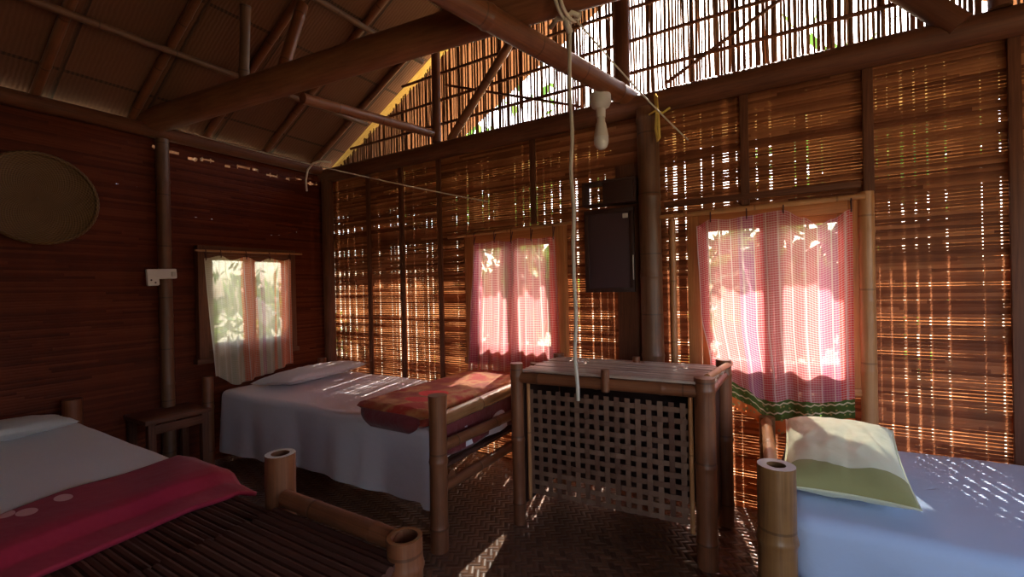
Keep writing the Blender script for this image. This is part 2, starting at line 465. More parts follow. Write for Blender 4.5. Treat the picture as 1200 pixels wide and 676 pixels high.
pole_thing('back_beam', 'dark round beam along the top of the back wall under the gable lattice', 'beam', [(XL, 2.95, 2.505), (XR, 2.95, 2.505)], .068, M_LOGD, node=0, seg=18)
pole_thing('eave_beam', 'dark round beam along the top of the left wall', 'beam', [(XL + .05, YF, 2.545), (XL + .05, 2.87, 2.545)], .05, M_LOGD, node=0)
# gable battens (thin horizontal and slanting sticks tied across the lattice)
bl = [((-3.6, 2.73), (2.0, 2.73), 'lowest'), ((-3.25, 2.93), (1.6, 2.95), 'second lowest'), ((-2.9, 3.16), (1.2, 3.16), 'third lowest'), ((-2.45, 3.40), (.7, 3.38), 'fourth lowest')]
for a, b, wd in bl:
    pole_thing('gable_batten', 'thin horizontal stick tied across the gable lattice, %s of the level sticks' % wd, 'batten', bow((a[0], 2.985, a[1]), (b[0], 2.985, b[1]), 12, .012, len(wd)), .012, M_LOGD, 'sticks across the gable lattice', node=0, seg=8)
pole_thing('gable_batten', 'thin slanting stick across the lattice left of the hanging rope', 'batten', [(-2.4, 2.975, 3.05), (-1.2, 2.975, 2.60)], .010, M_LOGD, 'sticks across the gable lattice', node=0, seg=8)
pole_thing('gable_batten', 'thin slanting stick across the lattice right of the tall gable post', 'batten', [(-.62, 2.975, 2.62), (.35, 2.975, 3.10)], .012, M_LOGD, 'sticks across the gable lattice', node=0, seg=8)

# wall posts and battens
pole_thing('wall_post', 'thick dark post on the back wall behind the hanging rope, right of the dark panel', 'post', [(-.72, 2.92, 0), (-.73, 2.92, 2.46)], .068, M_BAMD, node=.5, seg=18)
pole_thing('wall_post', 'dark post standing in the far left corner of the room', 'post', [(-3.90, 2.93, 0), (-3.90, 2.93, 2.46)], .055, M_LOGD, node=0)
pole_thing('wall_post', 'dark post on the left wall carrying the white switch box', 'post', [(-3.93, 1.545, 0), (-3.93, 1.545, 2.50)], .042, M_BAMD, node=.5)
pole_thing('wall_post', 'pale bamboo pole standing at the right side of the large window', 'post', [(.365, 2.95, 0), (.365, 2.95, 1.80)], .035, M_BAML, node=.36)
pole_thing('wall_post', 'thin bamboo pole standing at the left side of the large window', 'post', [(-.60, 2.96, 0), (-.60, 2.96, 1.75)], .02, M_BAML, node=.33)
WB = [(-3.38, 0, 2.45, 'left of the three behind the middle bed'), (-2.95, 0, 2.45, 'middle of the three behind the middle bed'), (-2.51, 0, 2.45, 'nearest the left side of the middle window'),
      (-.19, 1.80, 2.45, 'above the centre of the large window'), (.385, 1.80, 2.45, 'above the pale bamboo pole'), (.92, 0, 2.45, 'far right, beyond the bed with the blue sheet'), (-1.60, 1.82, 2.45, 'above the middle window')]
for x, a, b, wd in WB:
    g = G(); g.box((x, 2.99, (a + b) / 2), (.045, .02, b - a))
    tag(obj('wall_batten', g, M_LOGD), 'dark upright batten on the back wall, %s' % wd, 'batten', 'upright battens on the back wall')
g = G(); g.box((-.15, 2.985, 1.85), (1.0, .025, .035), (0, 0, 0))
tag(obj('window_lintel', g, M_LOGD), 'dark horizontal strip of wood above the large window', 'lintel')
g = G(); g.box((-.87, 3.0, 1.1), (.20, .012, 2.1))
tag(obj('wall_board', g, M_LOGD), 'dark plain board behind the dark hanging panel', 'board')

# ------------------------------------------------------------------ windows
t = NT('window_glass')
lw = t.n('ShaderNodeFresnel', {0: 1.45}).outputs[0]
gl = t.n('ShaderNodeBsdfGlossy', {0: (.9, .95, .95), 1: .02}).outputs[0]
tp = t.n('ShaderNodeBsdfTransparent', {0: (.93, .96, .95)}).outputs[0]
M_GLASS = t.done(t.n('ShaderNodeMixShader', {0: t.m('MULTIPLY', lw, .5), 1: tp, 2: gl}).outputs[0])
def window(name, place, w, fw=.07, mull=.05, split=.5, M_WOOD=M_WOOD):
    """place(s, h, d) -> world, d = distance into the room from the wall; w = (s0, s1, h0, h1)"""
    s0, s1, h0, h1 = w
    root = bpy.data.objects.new(name, None); COL.objects.link(root)
    base = place((s0 + s1) / 2, h0, 0); root.location = base; root['_o'] = tuple(base); struct(root)
    def bar(g, a, b, c, d, dep=.06, d0=.0):
        p, q = place(a, c, d0), place(b, d, d0 + dep)
        ctr = (p + q) / 2; sz = [abs(q[i] - p[i]) for i in range(3)]
        g.box(ctr, sz, bev=.005)
    g = G()
    bar(g, s0 - fw, s0, h0 - fw, h1 + fw); bar(g, s1, s1 + fw, h0 - fw, h1 + fw)
    bar(g, s0, s1, h1, h1 + fw); bar(g, s0, s1, h0 - fw, h0)
    obj('window_frame', g, M_WOOD, root)
    g = G(); bar(g, s0 - fw - .02, s1 + fw + .02, h0 - fw - .03, h0 - fw + .01, .065)
    obj('window_sill', g, M_WOOD, root)
    sm = s0 + (s1 - s0) * split
    for a, b in ((s0 + .004, sm - .003), (sm + .003, s1 - .004)):
        sw = .042; g = G()
        bar(g, a, a + sw, h0, h1, .03, .01); bar(g, b - sw, b, h0, h1, .03, .01)
        bar(g, a + sw, b - sw, h1 - sw, h1, .03, .01); bar(g, a + sw, b - sw, h0, h0 + sw + .01, .03, .01)
        sash = obj('sash', g, M_WOOD, root)
        g = G(); bar(g, a + sw - .004, b - sw + .004, h0 + sw, h1 - sw + .004, .004, .022)
        obj('pane', g, M_GLASS, sash)
    return root
bp = lambda s, h, d: V((s, YB - .02 - d, h))
lp = lambda s, h, d: V((XL + .02 + d, s, h))
window('window_1', lp, WIN1, M_WOOD=M_LOGD)
window('window_2', bp, WIN2, fw=.085)
window('window_3', bp, WIN3)

# ------------------------------------------------------------------ curtains
def m_curtain(name, base, white, bands, white_p=.052, sheer=.12, border=None):
    """UV in metres: u across, v up from the hem; bands = [(u0,u1,colour)]"""
    t = NT(name); uv, u, v = t.uv()
    wob = t.m('MULTIPLY', t.m('SUBTRACT', t.noise(uv, 3, 2), .5), .01)
    c = base
    for a, b, col in bands:
        f = t.m('MULTIPLY', t.m('GREATER_THAN', t.m('ADD', u, wob), a), t.m('LESS_THAN', t.m('ADD', u, wob), b))
        c = t.mix(f, c, col)
    s1 = t.m('LESS_THAN', t.m('FRACT', t.m('DIVIDE', u, white_p)), .11)
    s2 = t.m('LESS_THAN', t.m('FRACT', t.m('DIVIDE', v, .013)), .38)
    s3 = t.m('LESS_THAN', t.m('FRACT', t.m('DIVIDE', u, .013)), .30)
    c = t.mix(t.m('MULTIPLY', s2, .50), c, white)
    c = t.mix(t.m('MULTIPLY', s3, .30), c, white)
    c = t.mix(t.m('MULTIPLY', s1, .75), c, white)
    open_ = t.m('MULTIPLY_ADD', t.m('MULTIPLY', t.m('SUBTRACT', 1.0, s2), t.m('SUBTRACT', 1.0, s1)), .10, sheer - .05)
    if border:
        bh, cols = border
        inb = t.m('LESS_THAN', t.m('ADD', v, t.m('MULTIPLY', t.m('SUBTRACT', t.noise(uv, 9, 2), .5), .05)), bh)
        wv = t.n('ShaderNodeTexVoronoi', {0: uv, 'Scale': 38.0}).outputs[0]
        zig = t.m('LESS_THAN', t.m('ABSOLUTE', t.m('SUBTRACT', t.m('FRACT', t.m('ADD', t.m('DIVIDE', v, .045), t.m('MULTIPLY', t.m('PINGPONG', u, .02), 9.0))), .5)), .09)
        bc = t.mix(t.m('LESS_THAN', wv, .22), cols[0], cols[1])
        bc = t.mix(zig, bc, (.75, .68, .42))
        bc = t.mix(t.m('LESS_THAN', v, bh * .42), bc, t.mix(t.m('LESS_THAN', wv, .3), cols[2], cols[1]))
        c = t.mix(inb, c, bc)
        open_ = t.m('MULTIPLY', open_, t.m('SUBTRACT', 1.0, t.m('MULTIPLY', inb, .85)))
    d = t.n('ShaderNodeBsdfDiffuse', {0: c}).outputs[0]
    tr = t.n('ShaderNodeBsdfTranslucent', {0: c}).outputs[0]
    tp = t.n('ShaderNodeBsdfTransparent').outputs[0]
    a = t.n('ShaderNodeMixShader', {0: .40, 1: d, 2: tr}).outputs[0]
    return t.done(t.n('ShaderNodeMixShader', {0: open_, 1: a, 2: tp}).outputs[0])
def lerp_poly(P, x):
    if x <= P[0][0]: return P[0][1]
    for (a, p), (b, q) in zip(P, P[1:]):
        if x <= b:
            k = (x - a) / (b - a); k = k * k * (3 - 2 * k) if len(P) > 3 else k
            return p + (q - p) * k
    return P[-1][1]
def curtain(name, label, place, top, left, right, bot, depth, mat, ties, rod, folds=9, amp=.012, seed=0, group='plaid curtains over the windows'):
    """top: [(s,h)], bot: [(s,h)]; left/right: [(f, s)] side edges by height fraction 0 top - 1 bottom"""
    g = G(); r = random.Random(seed); ph = [r.uniform(0, 6) for _ in range(4)]
    W = right[0][1] - left[0][1]
    ht = top[0][1]; hb = min(b for _, b in bot)
    def fn(a, b):
        s = lerp_poly(left, b) + (lerp_poly(right, b) - lerp_poly(left, b)) * a
        zt = lerp_poly(top, left[0][1] + W * a); zb = lerp_poly(bot, lerp_poly(left, 1) + (lerp_poly(right, 1) - lerp_poly(left, 1)) * a)
        h = zt + (zb - zt) * b
        am = amp * (.5 + .9 * b)
        d = depth + am * math.sin(a * folds * 2 * PI + ph[0] + 1.2 * math.sin(b * 2 + ph[1])) + am * .5 * math.sin(a * folds * 4.3 + ph[2] + b * 2.5)
        d += .02 * b * (1 - b) * noise.noise(V((a * 3, b * 3, seed)))*2
        return place(s, h, d)
    g.grid(110, 60, fn, lambda a, b: (a * W, (1 - b) * (ht - hb)))
    c = obj(name, g, mat, sharp=0)
    tag(c, label, 'curtain', group)
    for s in ties:
        p = place(s, lerp_poly(top, s) - .005, depth); q = place(s, rod(s)[0], rod(s)[1]); n = (place(s, 0, 1) - place(s, 0, 0))
        g = G(); up = V((0, 0, .012))
        g.tube([p - up, p + n * .006, q - n * .014, q + up * 1.1, q + n * .015, p + n * .008], .0035, 6, cap=True)
        obj('tie', g, M_TIE, c)
    return c
PINK = (.80, .17, .20); WHT = (.93, .80, .76); PURP = (.50, .10, .24); RED = (.78, .07, .07); ORA = (.85, .22, .10)
M_C2 = m_curtain('curtain_plaid_pink', (.58, .12, .14), (.74, .58, .56), [(-.05, .085, (.52, .05, .14)), (.30, .37, (.55, .10, .16)), (.66, .8, RED)], white_p=.058, sheer=.20)
M_C3 = m_curtain('curtain_plaid_red', (.60, .14, .155), (.76, .60, .58), [(-.05, .05, (.7, .06, .09)), (.22, .30, (.48, .12, .26)), (.30, .35, (.75, .09, .12)), (.60, .69, (.62, .14, .26)), (.69, .9, RED)], white_p=.06,  # red edges and purple band put the unlit frame and mullion into the cloth
                 border=(.17, ((.10, .16, .04), (.40, .34, .12), (.80, .22, .06))))
M_C1 = m_curtain('curtain_plaid_cream', (.66, .54, .38), (.74, .62, .52), [(.27, .40, ORA), (.43, .47, (.6, .25, .3)), (.55, .58, ORA), (.60, .8, (.85, .16, .05))], white_p=.05, sheer=.13)
curtain('curtain', 'cream and orange striped curtain on the left wall window', lp,
        [(1.78, 1.625), (1.90, 1.65), (1.98, 1.62), (2.1, 1.65), (2.2, 1.615), (2.3, 1.645), (2.42, 1.63), (2.5, 1.65)],
        [(0, 1.78), (1, 1.83)], [(0, 2.50), (1, 2.49)], [(1.83, .70), (2.0, .60), (2.25, .64), (2.49, .70)], .10, M_C1,
        (1.79, 1.90, 2.1, 2.3, 2.49), lambda s: (1.69, .085), folds=7, seed=1)
curtain('curtain', 'pink and red checked curtain on the middle window, behind the folded brown blanket', bp,
        [(-2.10, 1.70), (-2.0, 1.695), (-1.9, 1.71), (-1.78, 1.69), (-1.68, 1.71), (-1.55, 1.695), (-1.39, 1.70)],
        [(0, -2.10), (1, -2.17)], [(0, -1.39), (.7, -1.37), (1, -1.36)], [(-2.17, .66), (-1.9, .62), (-1.36, .66)], .095, M_C2,
        (-2.09, -1.9, -1.75, -1.58, -1.40), lambda s: (1.775, .085), folds=8, seed=2)
curtain('curtain', 'large pink and red checked curtain with a green and orange hem over the right window', bp,
        [(-.45, 1.69), (-.37, 1.725), (-.28, 1.715), (-.18, 1.725), (-.08, 1.735), (.0, 1.74), (.09, 1.69), (.16, 1.645), (.22, 1.67), (.30, 1.715)],
        [(0, -.45), (.5, -.435), (.8, -.39), (1, -.34)], [(0, .305), (1, .30)], [(-.34, .66), (-.18, .58), (-.08, .50), (.05, .52), (.3, .56)], .095, M_C3,
        (-.37, -.18, .0, .30), lambda s: (1.765, .085), folds=5, amp=.011, seed=6)
def rod(label, pts, r, mat):
    g = G(); g.tube(pts, r, 10, node=.3, step=.1); tag(obj('curtain_rod', g, mat), label, 'curtain rod')
rod('thin bamboo curtain rod above the cream curtain on the left wall', [lp(1.72, 1.685, .085), lp(2.62, 1.70, .085)], .008, M_BAML)
rod('bamboo curtain rod above the middle window', [bp(-2.36, 1.765, .085), bp(-1.26, 1.785, .085)], .012, M_BAML)
rod('bamboo curtain rod above the large right window', [bp(-.68, 1.765, .085), bp(.36, 1.775, .085)], .015, M_BAML)

# ------------------------------------------------------------------ beds
def draped(x0, x1, y0, y1, zt, zb, rad=.07, er=.045, fold=.012, seed=0, nper=260, crown=.012, wr=.006):
    """soft mattress under a sheet: top, rounded edge, hanging sides. zb(x,y) = hem height"""
    g = G(); rn = random.Random(seed); ph = rn.uniform(0, 9)
    def per(k, inset):
        X0, X1, Y0, Y1 = x0 + inset, x1 - inset, y0 + inset, y1 - inset; r = max(.0005, min(max(.005, rad - inset * .5), min(x1 - x0, y1 - y0) / 2 - inset))
        w, h = X1 - X0 - 2 * r, Y1 - Y0 - 2 * r; L = 2 * (w + h) + 2 * PI * r; d = k * L
        for i, (l, kind) in enumerate(((w, 0), (PI * r / 2, 1), (h, 0), (PI * r / 2, 1), (w, 0), (PI * r / 2, 1), (h, 0), (PI * r / 2, 1))):
            if d <= l or i == 7:
                s = d / max(l, 1e-9); e = i // 2
                cor = [(X1 - r, Y0 + r), (X1 - r, Y1 - r), (X0 + r, Y1 - r), (X0 + r, Y0 + r)][e]
                if kind == 0:
                    return [(X0 + r + w * s, Y0), (X1, Y0 + r + h * s), (X1 - r - w * s, Y1), (X0, Y1 - r - h * s)][e] + [(0, -1), (1, 0), (0, 1), (-1, 0)][e]
                a = -PI / 2 + e * PI / 2 + s * PI / 2
                return (cor[0] + r * math.cos(a), cor[1] + r * math.sin(a), math.cos(a), math.sin(a))
            d -= l
    hw = min(x1 - x0, y1 - y0) / 2
    rows = []
    for i in range(13): rows.append(('top', hw * (1 - i / 12) + er * (i / 12)))
    for a in (15, 35, 55, 75, 90): rows.append(('edge', math.radians(a)))
    for i in range(1, 9): rows.append(('side', i / 8))
    def fn(a, b):
        j = round(b * (len(rows) - 1)); kind, q = rows[j]; k = a % 1.0
        if kind == 'top':
            x, y, nx, ny = per(k, q); z = zt
        elif kind == 'edge':
            x, y, nx, ny = per(k, er * (1 - math.sin(q))); z = zt - er * (1 - math.cos(q))
        else:
            x, y, nx, ny = per(k, 0); hem = zb(x, y); z = (zt - er) + (hem - zt + er) * q
            f = fold * (q ** .8) * (math.sin(x * 9 + y * 11 + ph) + .6 * math.sin(x * 23 - y * 19 + ph * 2))
            f += fold * .9 * q
            x += nx * f; y += ny * f
        if kind != 'side':
            z += wr * (noise.noise(V((x * 2.3, y * 2.3, seed))) + .5 * noise.noise(V((x * 7, y * 5, seed + 3))))
        return (x, y, z)
    g.grid(nper, len(rows) - 1, fn, lambda a, b: (a * 6, b * 2), close=True)
    return g
def m_sheet(name, col, tint):
    return m_cloth(name, col, .8, .35, 6, tint)
def deck(g, x0, x1, y0, y1, z, r=.012, along='x', seed=0, gap=.006):
    rn = random.Random(seed)
    a = y0 if along == 'x' else x0; e = y1 if along == 'x' else x1
    while a < e - r:
        rr = r * rn.uniform(.85, 1.15); zz = z + rn.uniform(-.002, .002); j = rn.uniform(-.01, .01)
        if along == 'x': g.tube([(x0 + j, a + rr, zz), (x1 + j, a + rr + rn.uniform(-.004, .004), zz)], rr, 8, node=.35, step=.3)
        else: g.tube([(a + rr, y0 + j, zz), (a + rr + rn.uniform(-.004, .004), y1 + j, zz)], rr, 8, node=.35, step=.3)
        a += 2 * rr + rn.uniform(.3, 1) * gap
def bed(label, loc, posts, rails, dk):
    root = thing('bamboo_bed', label, 'bed', loc)
    for x, y, h, r, hol in posts:
        g = G(); g.tube([(x, y, 0), (x + .004, y + .004, h)], r, 20, node=.34, hollow=hol, step=.1, taper=.96, off=.12)
        obj('post', g, [dk[2] if len(dk) > 2 else M_BAM, M_END], root)
    for a, b, r, m in rails:
        g = G(); g.tube([a, b], r, 14, node=.42, step=.15); obj('rail', g, m, root)
    g = G(); deck(g, *dk[0], **dk[1]); obj('slat_deck', g, M_DECK, root)
    return root
# middle bed
bed('bamboo bed with a white sheet and a folded brown blanket under the middle window', (-2.7, 2.35, 0),
    [(-1.55, 1.79, .80, .047, .0), (-1.55, 2.88, .80, .045, 0), (-3.89, 1.79, .70, .04, 0), (-3.87, 2.80, .70, .04, 0)],
    [((-1.56, 1.80, .66), (-1.56, 2.87, .68), .040, M_BAMS), ((-1.55, 1.80, .525), (-1.55, 2.87, .505), .030, M_BAM), ((-1.55, 1.80, .31), (-1.55, 2.87, .31), .030, M_BAM),
     ((-3.88, 1.90, .345), (-1.55, 1.90, .345), .03, M_BAM), ((-3.88, 2.86, .34), (-1.55, 2.86, .34), .035, M_BAM)],
    ((-3.84, -1.60, 1.86, 2.84, .385), dict(r=.014, along='y', seed=2)))
# left bed
bed('bamboo bed in the bottom left corner with a grey white sheet and magenta blanket', (-2.8, .5, 0),
    [(-1.65, 1.0, .74, .055, .62), (-1.65, .0, .74, .055, .6), (-3.88, 1.0, .70, .05, 0), (-3.88, .0, .70, .05, 0)],
    [((-3.88, 1.0, .44), (-1.65, 1.0, .44), .035, M_BAM), ((-3.88, .0, .44), (-1.65, .0, .44), .035, M_BAM), ((-1.66, .0, .42), (-1.66, 1.0, .42), .035, M_BAM)],
    ((-3.84, -1.60, .03, .965, .535), dict(r=.013, along='x', seed=4, gap=-.001)))
# right bed
bed('bamboo bed with a blue sheet along the back wall at the right', (1.0, 2.4, 0),
    [(-.04, 1.80, .715, .062, .5), (-.10, 2.86, .60, .04, 0), (2.08, 1.80, .715, .06, .5), (2.08, 2.86, .7, .05, 0)],
    [((-.045, 1.82, .615), (-.10, 2.86, .575), .026, M_BAML), ((-.06, 1.85, .30), (-.10, 2.85, .30), .03, M_BAM), ((-.04, 1.86, .27), (2.08, 1.86, .27), .035, M_BAM), ((-.08, 2.86, .27), (2.08, 2.86, .27), .035, M_BAM)],
    ((-.02, 2.05, 1.97, 2.83, .315), dict(r=.014, along='y', seed=8), M_BAMP))
g = draped(-3.85, -1.62, 1.85, 2.90, .585, lambda x, y: (.12 + .07 * min(1, (x + 3.85) / 2.1) + .012 * math.sin(x * 4) - .03 * (1 if x > -1.72 else 0)) if (y < 2.3 and x < -1.68) or y < 1.92 else .42, seed=3)
tag(obj('mattress', g, m_sheet('sheet_white', (.84, .72, .74), (.78, .66, .69)), sharp=0), 'mattress under a white sheet dappled with light, on the bed below the middle window', 'mattress')
g = draped(-3.85, -2.08, .02, .985, .592, lambda x, y: .552, seed=5, er=.03, fold=.004)
tag(obj('mattress', g, m_sheet('sheet_grey', (.80, .80, .83), (.74, .74, .78)), sharp=0), 'thin mattress under a grey white sheet on the bottom left bed', 'mattress')
g = draped(-.01, 2.04, 1.90, 2.92, .505, lambda x, y: .10 if y < 2.6 else .34, seed=8, fold=.016, er=.05)
tag(obj('mattress', g, m_sheet('sheet_blue', (.56, .67, .92), (.50, .62, .90)), sharp=0), 'mattress under a pale blue hanging sheet on the right bed', 'mattress')

def pillow(L, W, H, ctr, rz, tilt=(0, 0), seed=0, n=40, sag=.0, pw=.42):
    g = G(); R = Euler((tilt[0], tilt[1], rz)).to_matrix()
    for sgn in (1, -1):
        def fn(a, b):
            u, v = a * 2 - 1, b * 2 - 1
            hgt = max(0, (1 - abs(u) ** 2.6) * (1 - abs(v) ** 2.6)) ** pw
            x = L / 2 * u * (1 - .06 * (1 - v * v)); y = W / 2 * v * (1 - .06 * (1 - u * u))
            z = sgn * H / 2 * hgt * (1 if sgn > 0 else .7)
            z += hgt * .012 * noise.noise(V((u * 2.2 + seed, v * 2.2, sgn))) + .006 * hgt * noise.noise(V((u * 6, v * 6, seed)))
            return V(ctr) + R @ V((x, y, z))
        g.grid(n, n, fn)
        if sgn < 0:
            k = n * n; 
            for i in range(len(g.f) - k, len(g.f)): g.f[i] = g.f[i][::-1]
    return g
def seam(L, W, ctr, rz, tilt=(0, 0), r=.004):
    R = Euler((tilt[0], tilt[1], rz)).to_matrix(); pts = []
    for e in range(4):
        for i in range(20):
            q = i / 10 - 1
            u, v = [(q, -1), (1, q), (-q, 1), (-1, -q)][e]
            pts.append(V(ctr) + R @ V((L / 2 * u * (1 - .06 * (1 - v * v)), W / 2 * v * (1 - .06 * (1 - u * u)), 0)))
    pts.append(pts[0]); g = G(); g.tube(pts, r, 6); return g
M_PW = m_cloth('pillow_white', (.68, .58, .58), .85, .4, 7); M_PG = m_cloth('pillow_grey', (.62, .60, .58), .85, .4, 7)
M_PC = m_cloth('pillow_cream', (.86, .84, .60), .85, .5, 7); M_PO = m_cloth('pillow_olive', (.40, .36, .14), .8, .3, 7)
c = (-3.50, 2.45, .645); p = obj('pillow', pillow(.44, .86, .13, c, .14, (0, -.10), 1), M_PW, sharp=0)
tag(p, 'white pillow at the head of the middle bed', 'pillow')
c = (-3.64, .60, .63); p = obj('pillow', pillow(.40, .66, .11, c, -.06, (0, -.08), 5), M_PG, sharp=0)
tag(p, 'grey white pillow at the left edge on the bottom left bed', 'pillow')
c = (.19, 2.35, .602); ro = (.16, -.02)
p = obj('pillow', pillow(.41, .62, .19, c, -.04, ro, 9), M_PC, sharp=0)
tag(p, 'cream and olive pillow on the blue sheet of the right bed', 'pillow')
obj('piping', seam(.415, .625, c, -.04, ro, .004), M_PC, p)
# olive panel on the near third of that pillow
def near_panel():
    g = G(); R = Euler((ro[0], ro[1], -.04)).to_matrix(); L, W, H = .41, .62, .19
    def fn(a, b):
        u = a * 2 - 1; v = -1 + .27 * b + .05 * b * math.sin(a * 9) 
        hgt = max(0, (1 - abs(u) ** 2.6) * (1 - abs(v) ** 2.6)) ** .42
        x = L / 2 * u * (1 - .06 * (1 - v * v)); y = W / 2 * v * (1 - .06 * (1 - u * u))
        z = H / 2 * hgt + hgt * .012 * noise.noise(V((u * 2.2 + 9, v * 2.2, 1))) + .006 * hgt * noise.noise(V((u * 6, v * 6, 9))) + .003
        return V(c) + R @ V((x, y, z))
    g.grid(40, 14, fn); return g
q = obj('end_panel', near_panel(), M_PO, p, sharp=0); q['label'] = 'olive green end of the pillow'

# folded blanket on the middle bed
t = NT('blanket_plush'); o = t.obj(); n1 = t.noise(o, 5.5, 3, .5); n2 = t.noise(o, 60, 3)
c = t.ramp(n1, [(.36, (.36, .02, .01)), (.47, (.45, .09, .025)), (.56, (.62, .24, .08)), (.66, (.55, .03, .015))])
xs = t.n('ShaderNodeSeparateXYZ', {0: o})
def oval(cx, cy, rx, ry):
    a = t.m('DIVIDE', t.m('SUBTRACT', xs.outputs[0], cx), rx); b = t.m('DIVIDE', t.m('SUBTRACT', xs.outputs[1], cy), ry)
    return t.m('LESS_THAN', t.m('ADD', t.m('MULTIPLY', a, a), t.m('MULTIPLY', b, b)), 1.0)
c = t.mix(oval(.02, -.25, .10, .075), c, (.85, .02, .02))
c = t.mix(oval(.03, -.40, .09, .05), c, (.7, .03, .03))
M_BLK = t.done(t.bsdf(c, .75, n2, .5, .008, Sheen_Weight=.05))
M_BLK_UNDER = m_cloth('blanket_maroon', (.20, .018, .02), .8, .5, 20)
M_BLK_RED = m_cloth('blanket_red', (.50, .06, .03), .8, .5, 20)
def slab(x0, x1, y0, y1, z0, z1, seed=0, nx=24, ny=40, p=3.0):
    """soft folded slab: super-ellipse cross section in x/z swept along y with rounded ends"""
    g = G(); n = 40
    def fn(a, b):
        th = a * 2 * PI; e = 1.0
        yy = b * 2 - 1; endf = (1 - abs(yy) ** 14) ** (1 / 3.0) if abs(yy) < 1 else 0.0
        cx, sz = math.cos(th), math.sin(th)
        x = (x0 + x1) / 2 + (x1 - x0) / 2 * math.copysign(abs(cx) ** (2 / p / 1.6), cx) * (.93 + .07 * endf)
        z = (z0 + z1) / 2 + (z1 - z0) / 2 * math.copysign(abs(sz) ** (2 / p), sz) * endf
        y = (y0 + y1) / 2 + (y1 - y0) / 2 * yy
        z += .007 * noise.noise(V((x * 4, y * 4, seed)))
        x += .012 * noise.noise(V((y * 5, z * 9, seed + 2)))
        return (x, y, z)
    g.grid(n, ny, fn, close=True)
    return g
bl = thing('blanket', 'thick brown and red patterned blanket folded across the foot of the middle bed', 'blanket', (-1.86, 2.35, .585))
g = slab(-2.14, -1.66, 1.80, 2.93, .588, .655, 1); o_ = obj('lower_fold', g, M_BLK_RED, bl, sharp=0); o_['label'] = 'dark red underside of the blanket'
g = slab(-2.15, -1.63, 1.765, 2.93, .645, .715, 4); obj('upper_fold', g, M_BLK, bl, sharp=0)
# front end falling over the edge and end flap behind the foot rails
g = G()
def fl(a, b):
    y = 1.86 + 1.0 * a
    return (-1.625 + .004 * math.sin(y * 17) + .010 * b, y, .66 - .24 * b + .012 * math.sin(y * 11) * b)
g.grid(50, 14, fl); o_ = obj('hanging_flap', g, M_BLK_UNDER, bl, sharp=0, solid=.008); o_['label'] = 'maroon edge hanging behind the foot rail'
g = G()
def fr(a, b):
    x = -2.12 + .44 * a; th = b * PI
    ed = min(1, 6 * a, 6 * (1 - a)) ** .6
    return (x, 1.80 - .040 * math.sin(th) * ed, .69 - .115 * b * (.55 + .45 * ed))
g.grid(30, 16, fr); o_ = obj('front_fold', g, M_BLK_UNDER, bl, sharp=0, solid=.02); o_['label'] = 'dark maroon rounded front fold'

# magenta blanket across the foot of the left bed
t = NT('blanket_magenta'); o = t.obj(); n1 = t.noise(o, 7, 3); xs = t.n('ShaderNodeSeparateXYZ', {0: o})
c = t.mix(n1, (.40, .008, .045), (.30, .006, .035))
for cx, cy, a, b in ((-.13, -.06, .045, .024), (-.10, -.16, .048, .026), (-.16, -.20, .045, .024)):
    c = t.mix(oval(cx, cy, a, b), c, (.80, .42, .45))
M_MAG = t.done(t.bsdf(c, .7, n1, .4, .02, Sheen_Weight=.05))
g = G()
def mb(a, b):
    y = -.01 + 1.05 * a
    yd = max(0, (y - .97)) ; 
    prof = [(0, -2.40, .598), (.55, -2.10, .602), (.66, -2.055, .595), (.76, -2.03, .575), (.84, -2.005, .560), (1, -1.88, .554)]
    for (p0, x0, z0), (p1, x1, z1) in zip(prof, prof[1:]):
        if b <= p1 + 1e-9:
            k = (b - p0) / (p1 - p0); x, z = x0 + (x1 - x0) * k, z0 + (z1 - z0) * k; break
    x += max(0, .8 - y) * .16 + .02 * math.sin(y * 2.2 + 1.0) * (1 - b) + .015 * math.sin(y * 9)
    z += .006 * noise.noise(V((x * 5, y * 5, 4))) + .004 * math.sin(y * 14 + b * 3) - yd * .5
    return (x, y, z + .006)
g.grid(60, 44, mb)
tag(obj('blanket', g, M_MAG, sharp=0, solid=.014, origin=(-2.15, .62, .585)), 'magenta blanket with pale oval marks across the foot of the bottom left bed', 'blanket')

# ------------------------------------------------------------------ bench at the foot of the left bed
bn = thing('bamboo_bench', 'bamboo slat bench with a hollow corner post, at the foot of the left bed', 'bench', (-1.28, .5, 0))
for x, y, h, hol in ((-.97, .965, .625, .74), (-.97, .03, .625, .74), (-1.53, .90, .545, 0), (-1.53, .09, .545, 0)):
    g = G(); g.tube([(x, y, 0), (x, y, h)], .052, 20, node=.34, hollow=hol, step=.1, off=.2)
    obj('post', g, [M_BAM, M_BAMS], bn)
for a, b, r in (((-1.588, .985, .59), (-1.0, .98, .592), .030), ((-1.588, .02, .59), (-1.0, .02, .59), .030), ((-.975, .0, .515), (-.975, .97, .515), .03), ((-1.53, .0, .515), (-1.53, .97, .515), .03)):
    g = G(); g.tube([a, b], r, 14, node=.3, step=.1); obj('rail', g, M_BAM, bn)
g = G(); deck(g, -1.575, -.955, .06, .965, .562, r=.014, along='x', seed=12, gap=-.001); obj('slat_deck', g, M_DECK, bn)

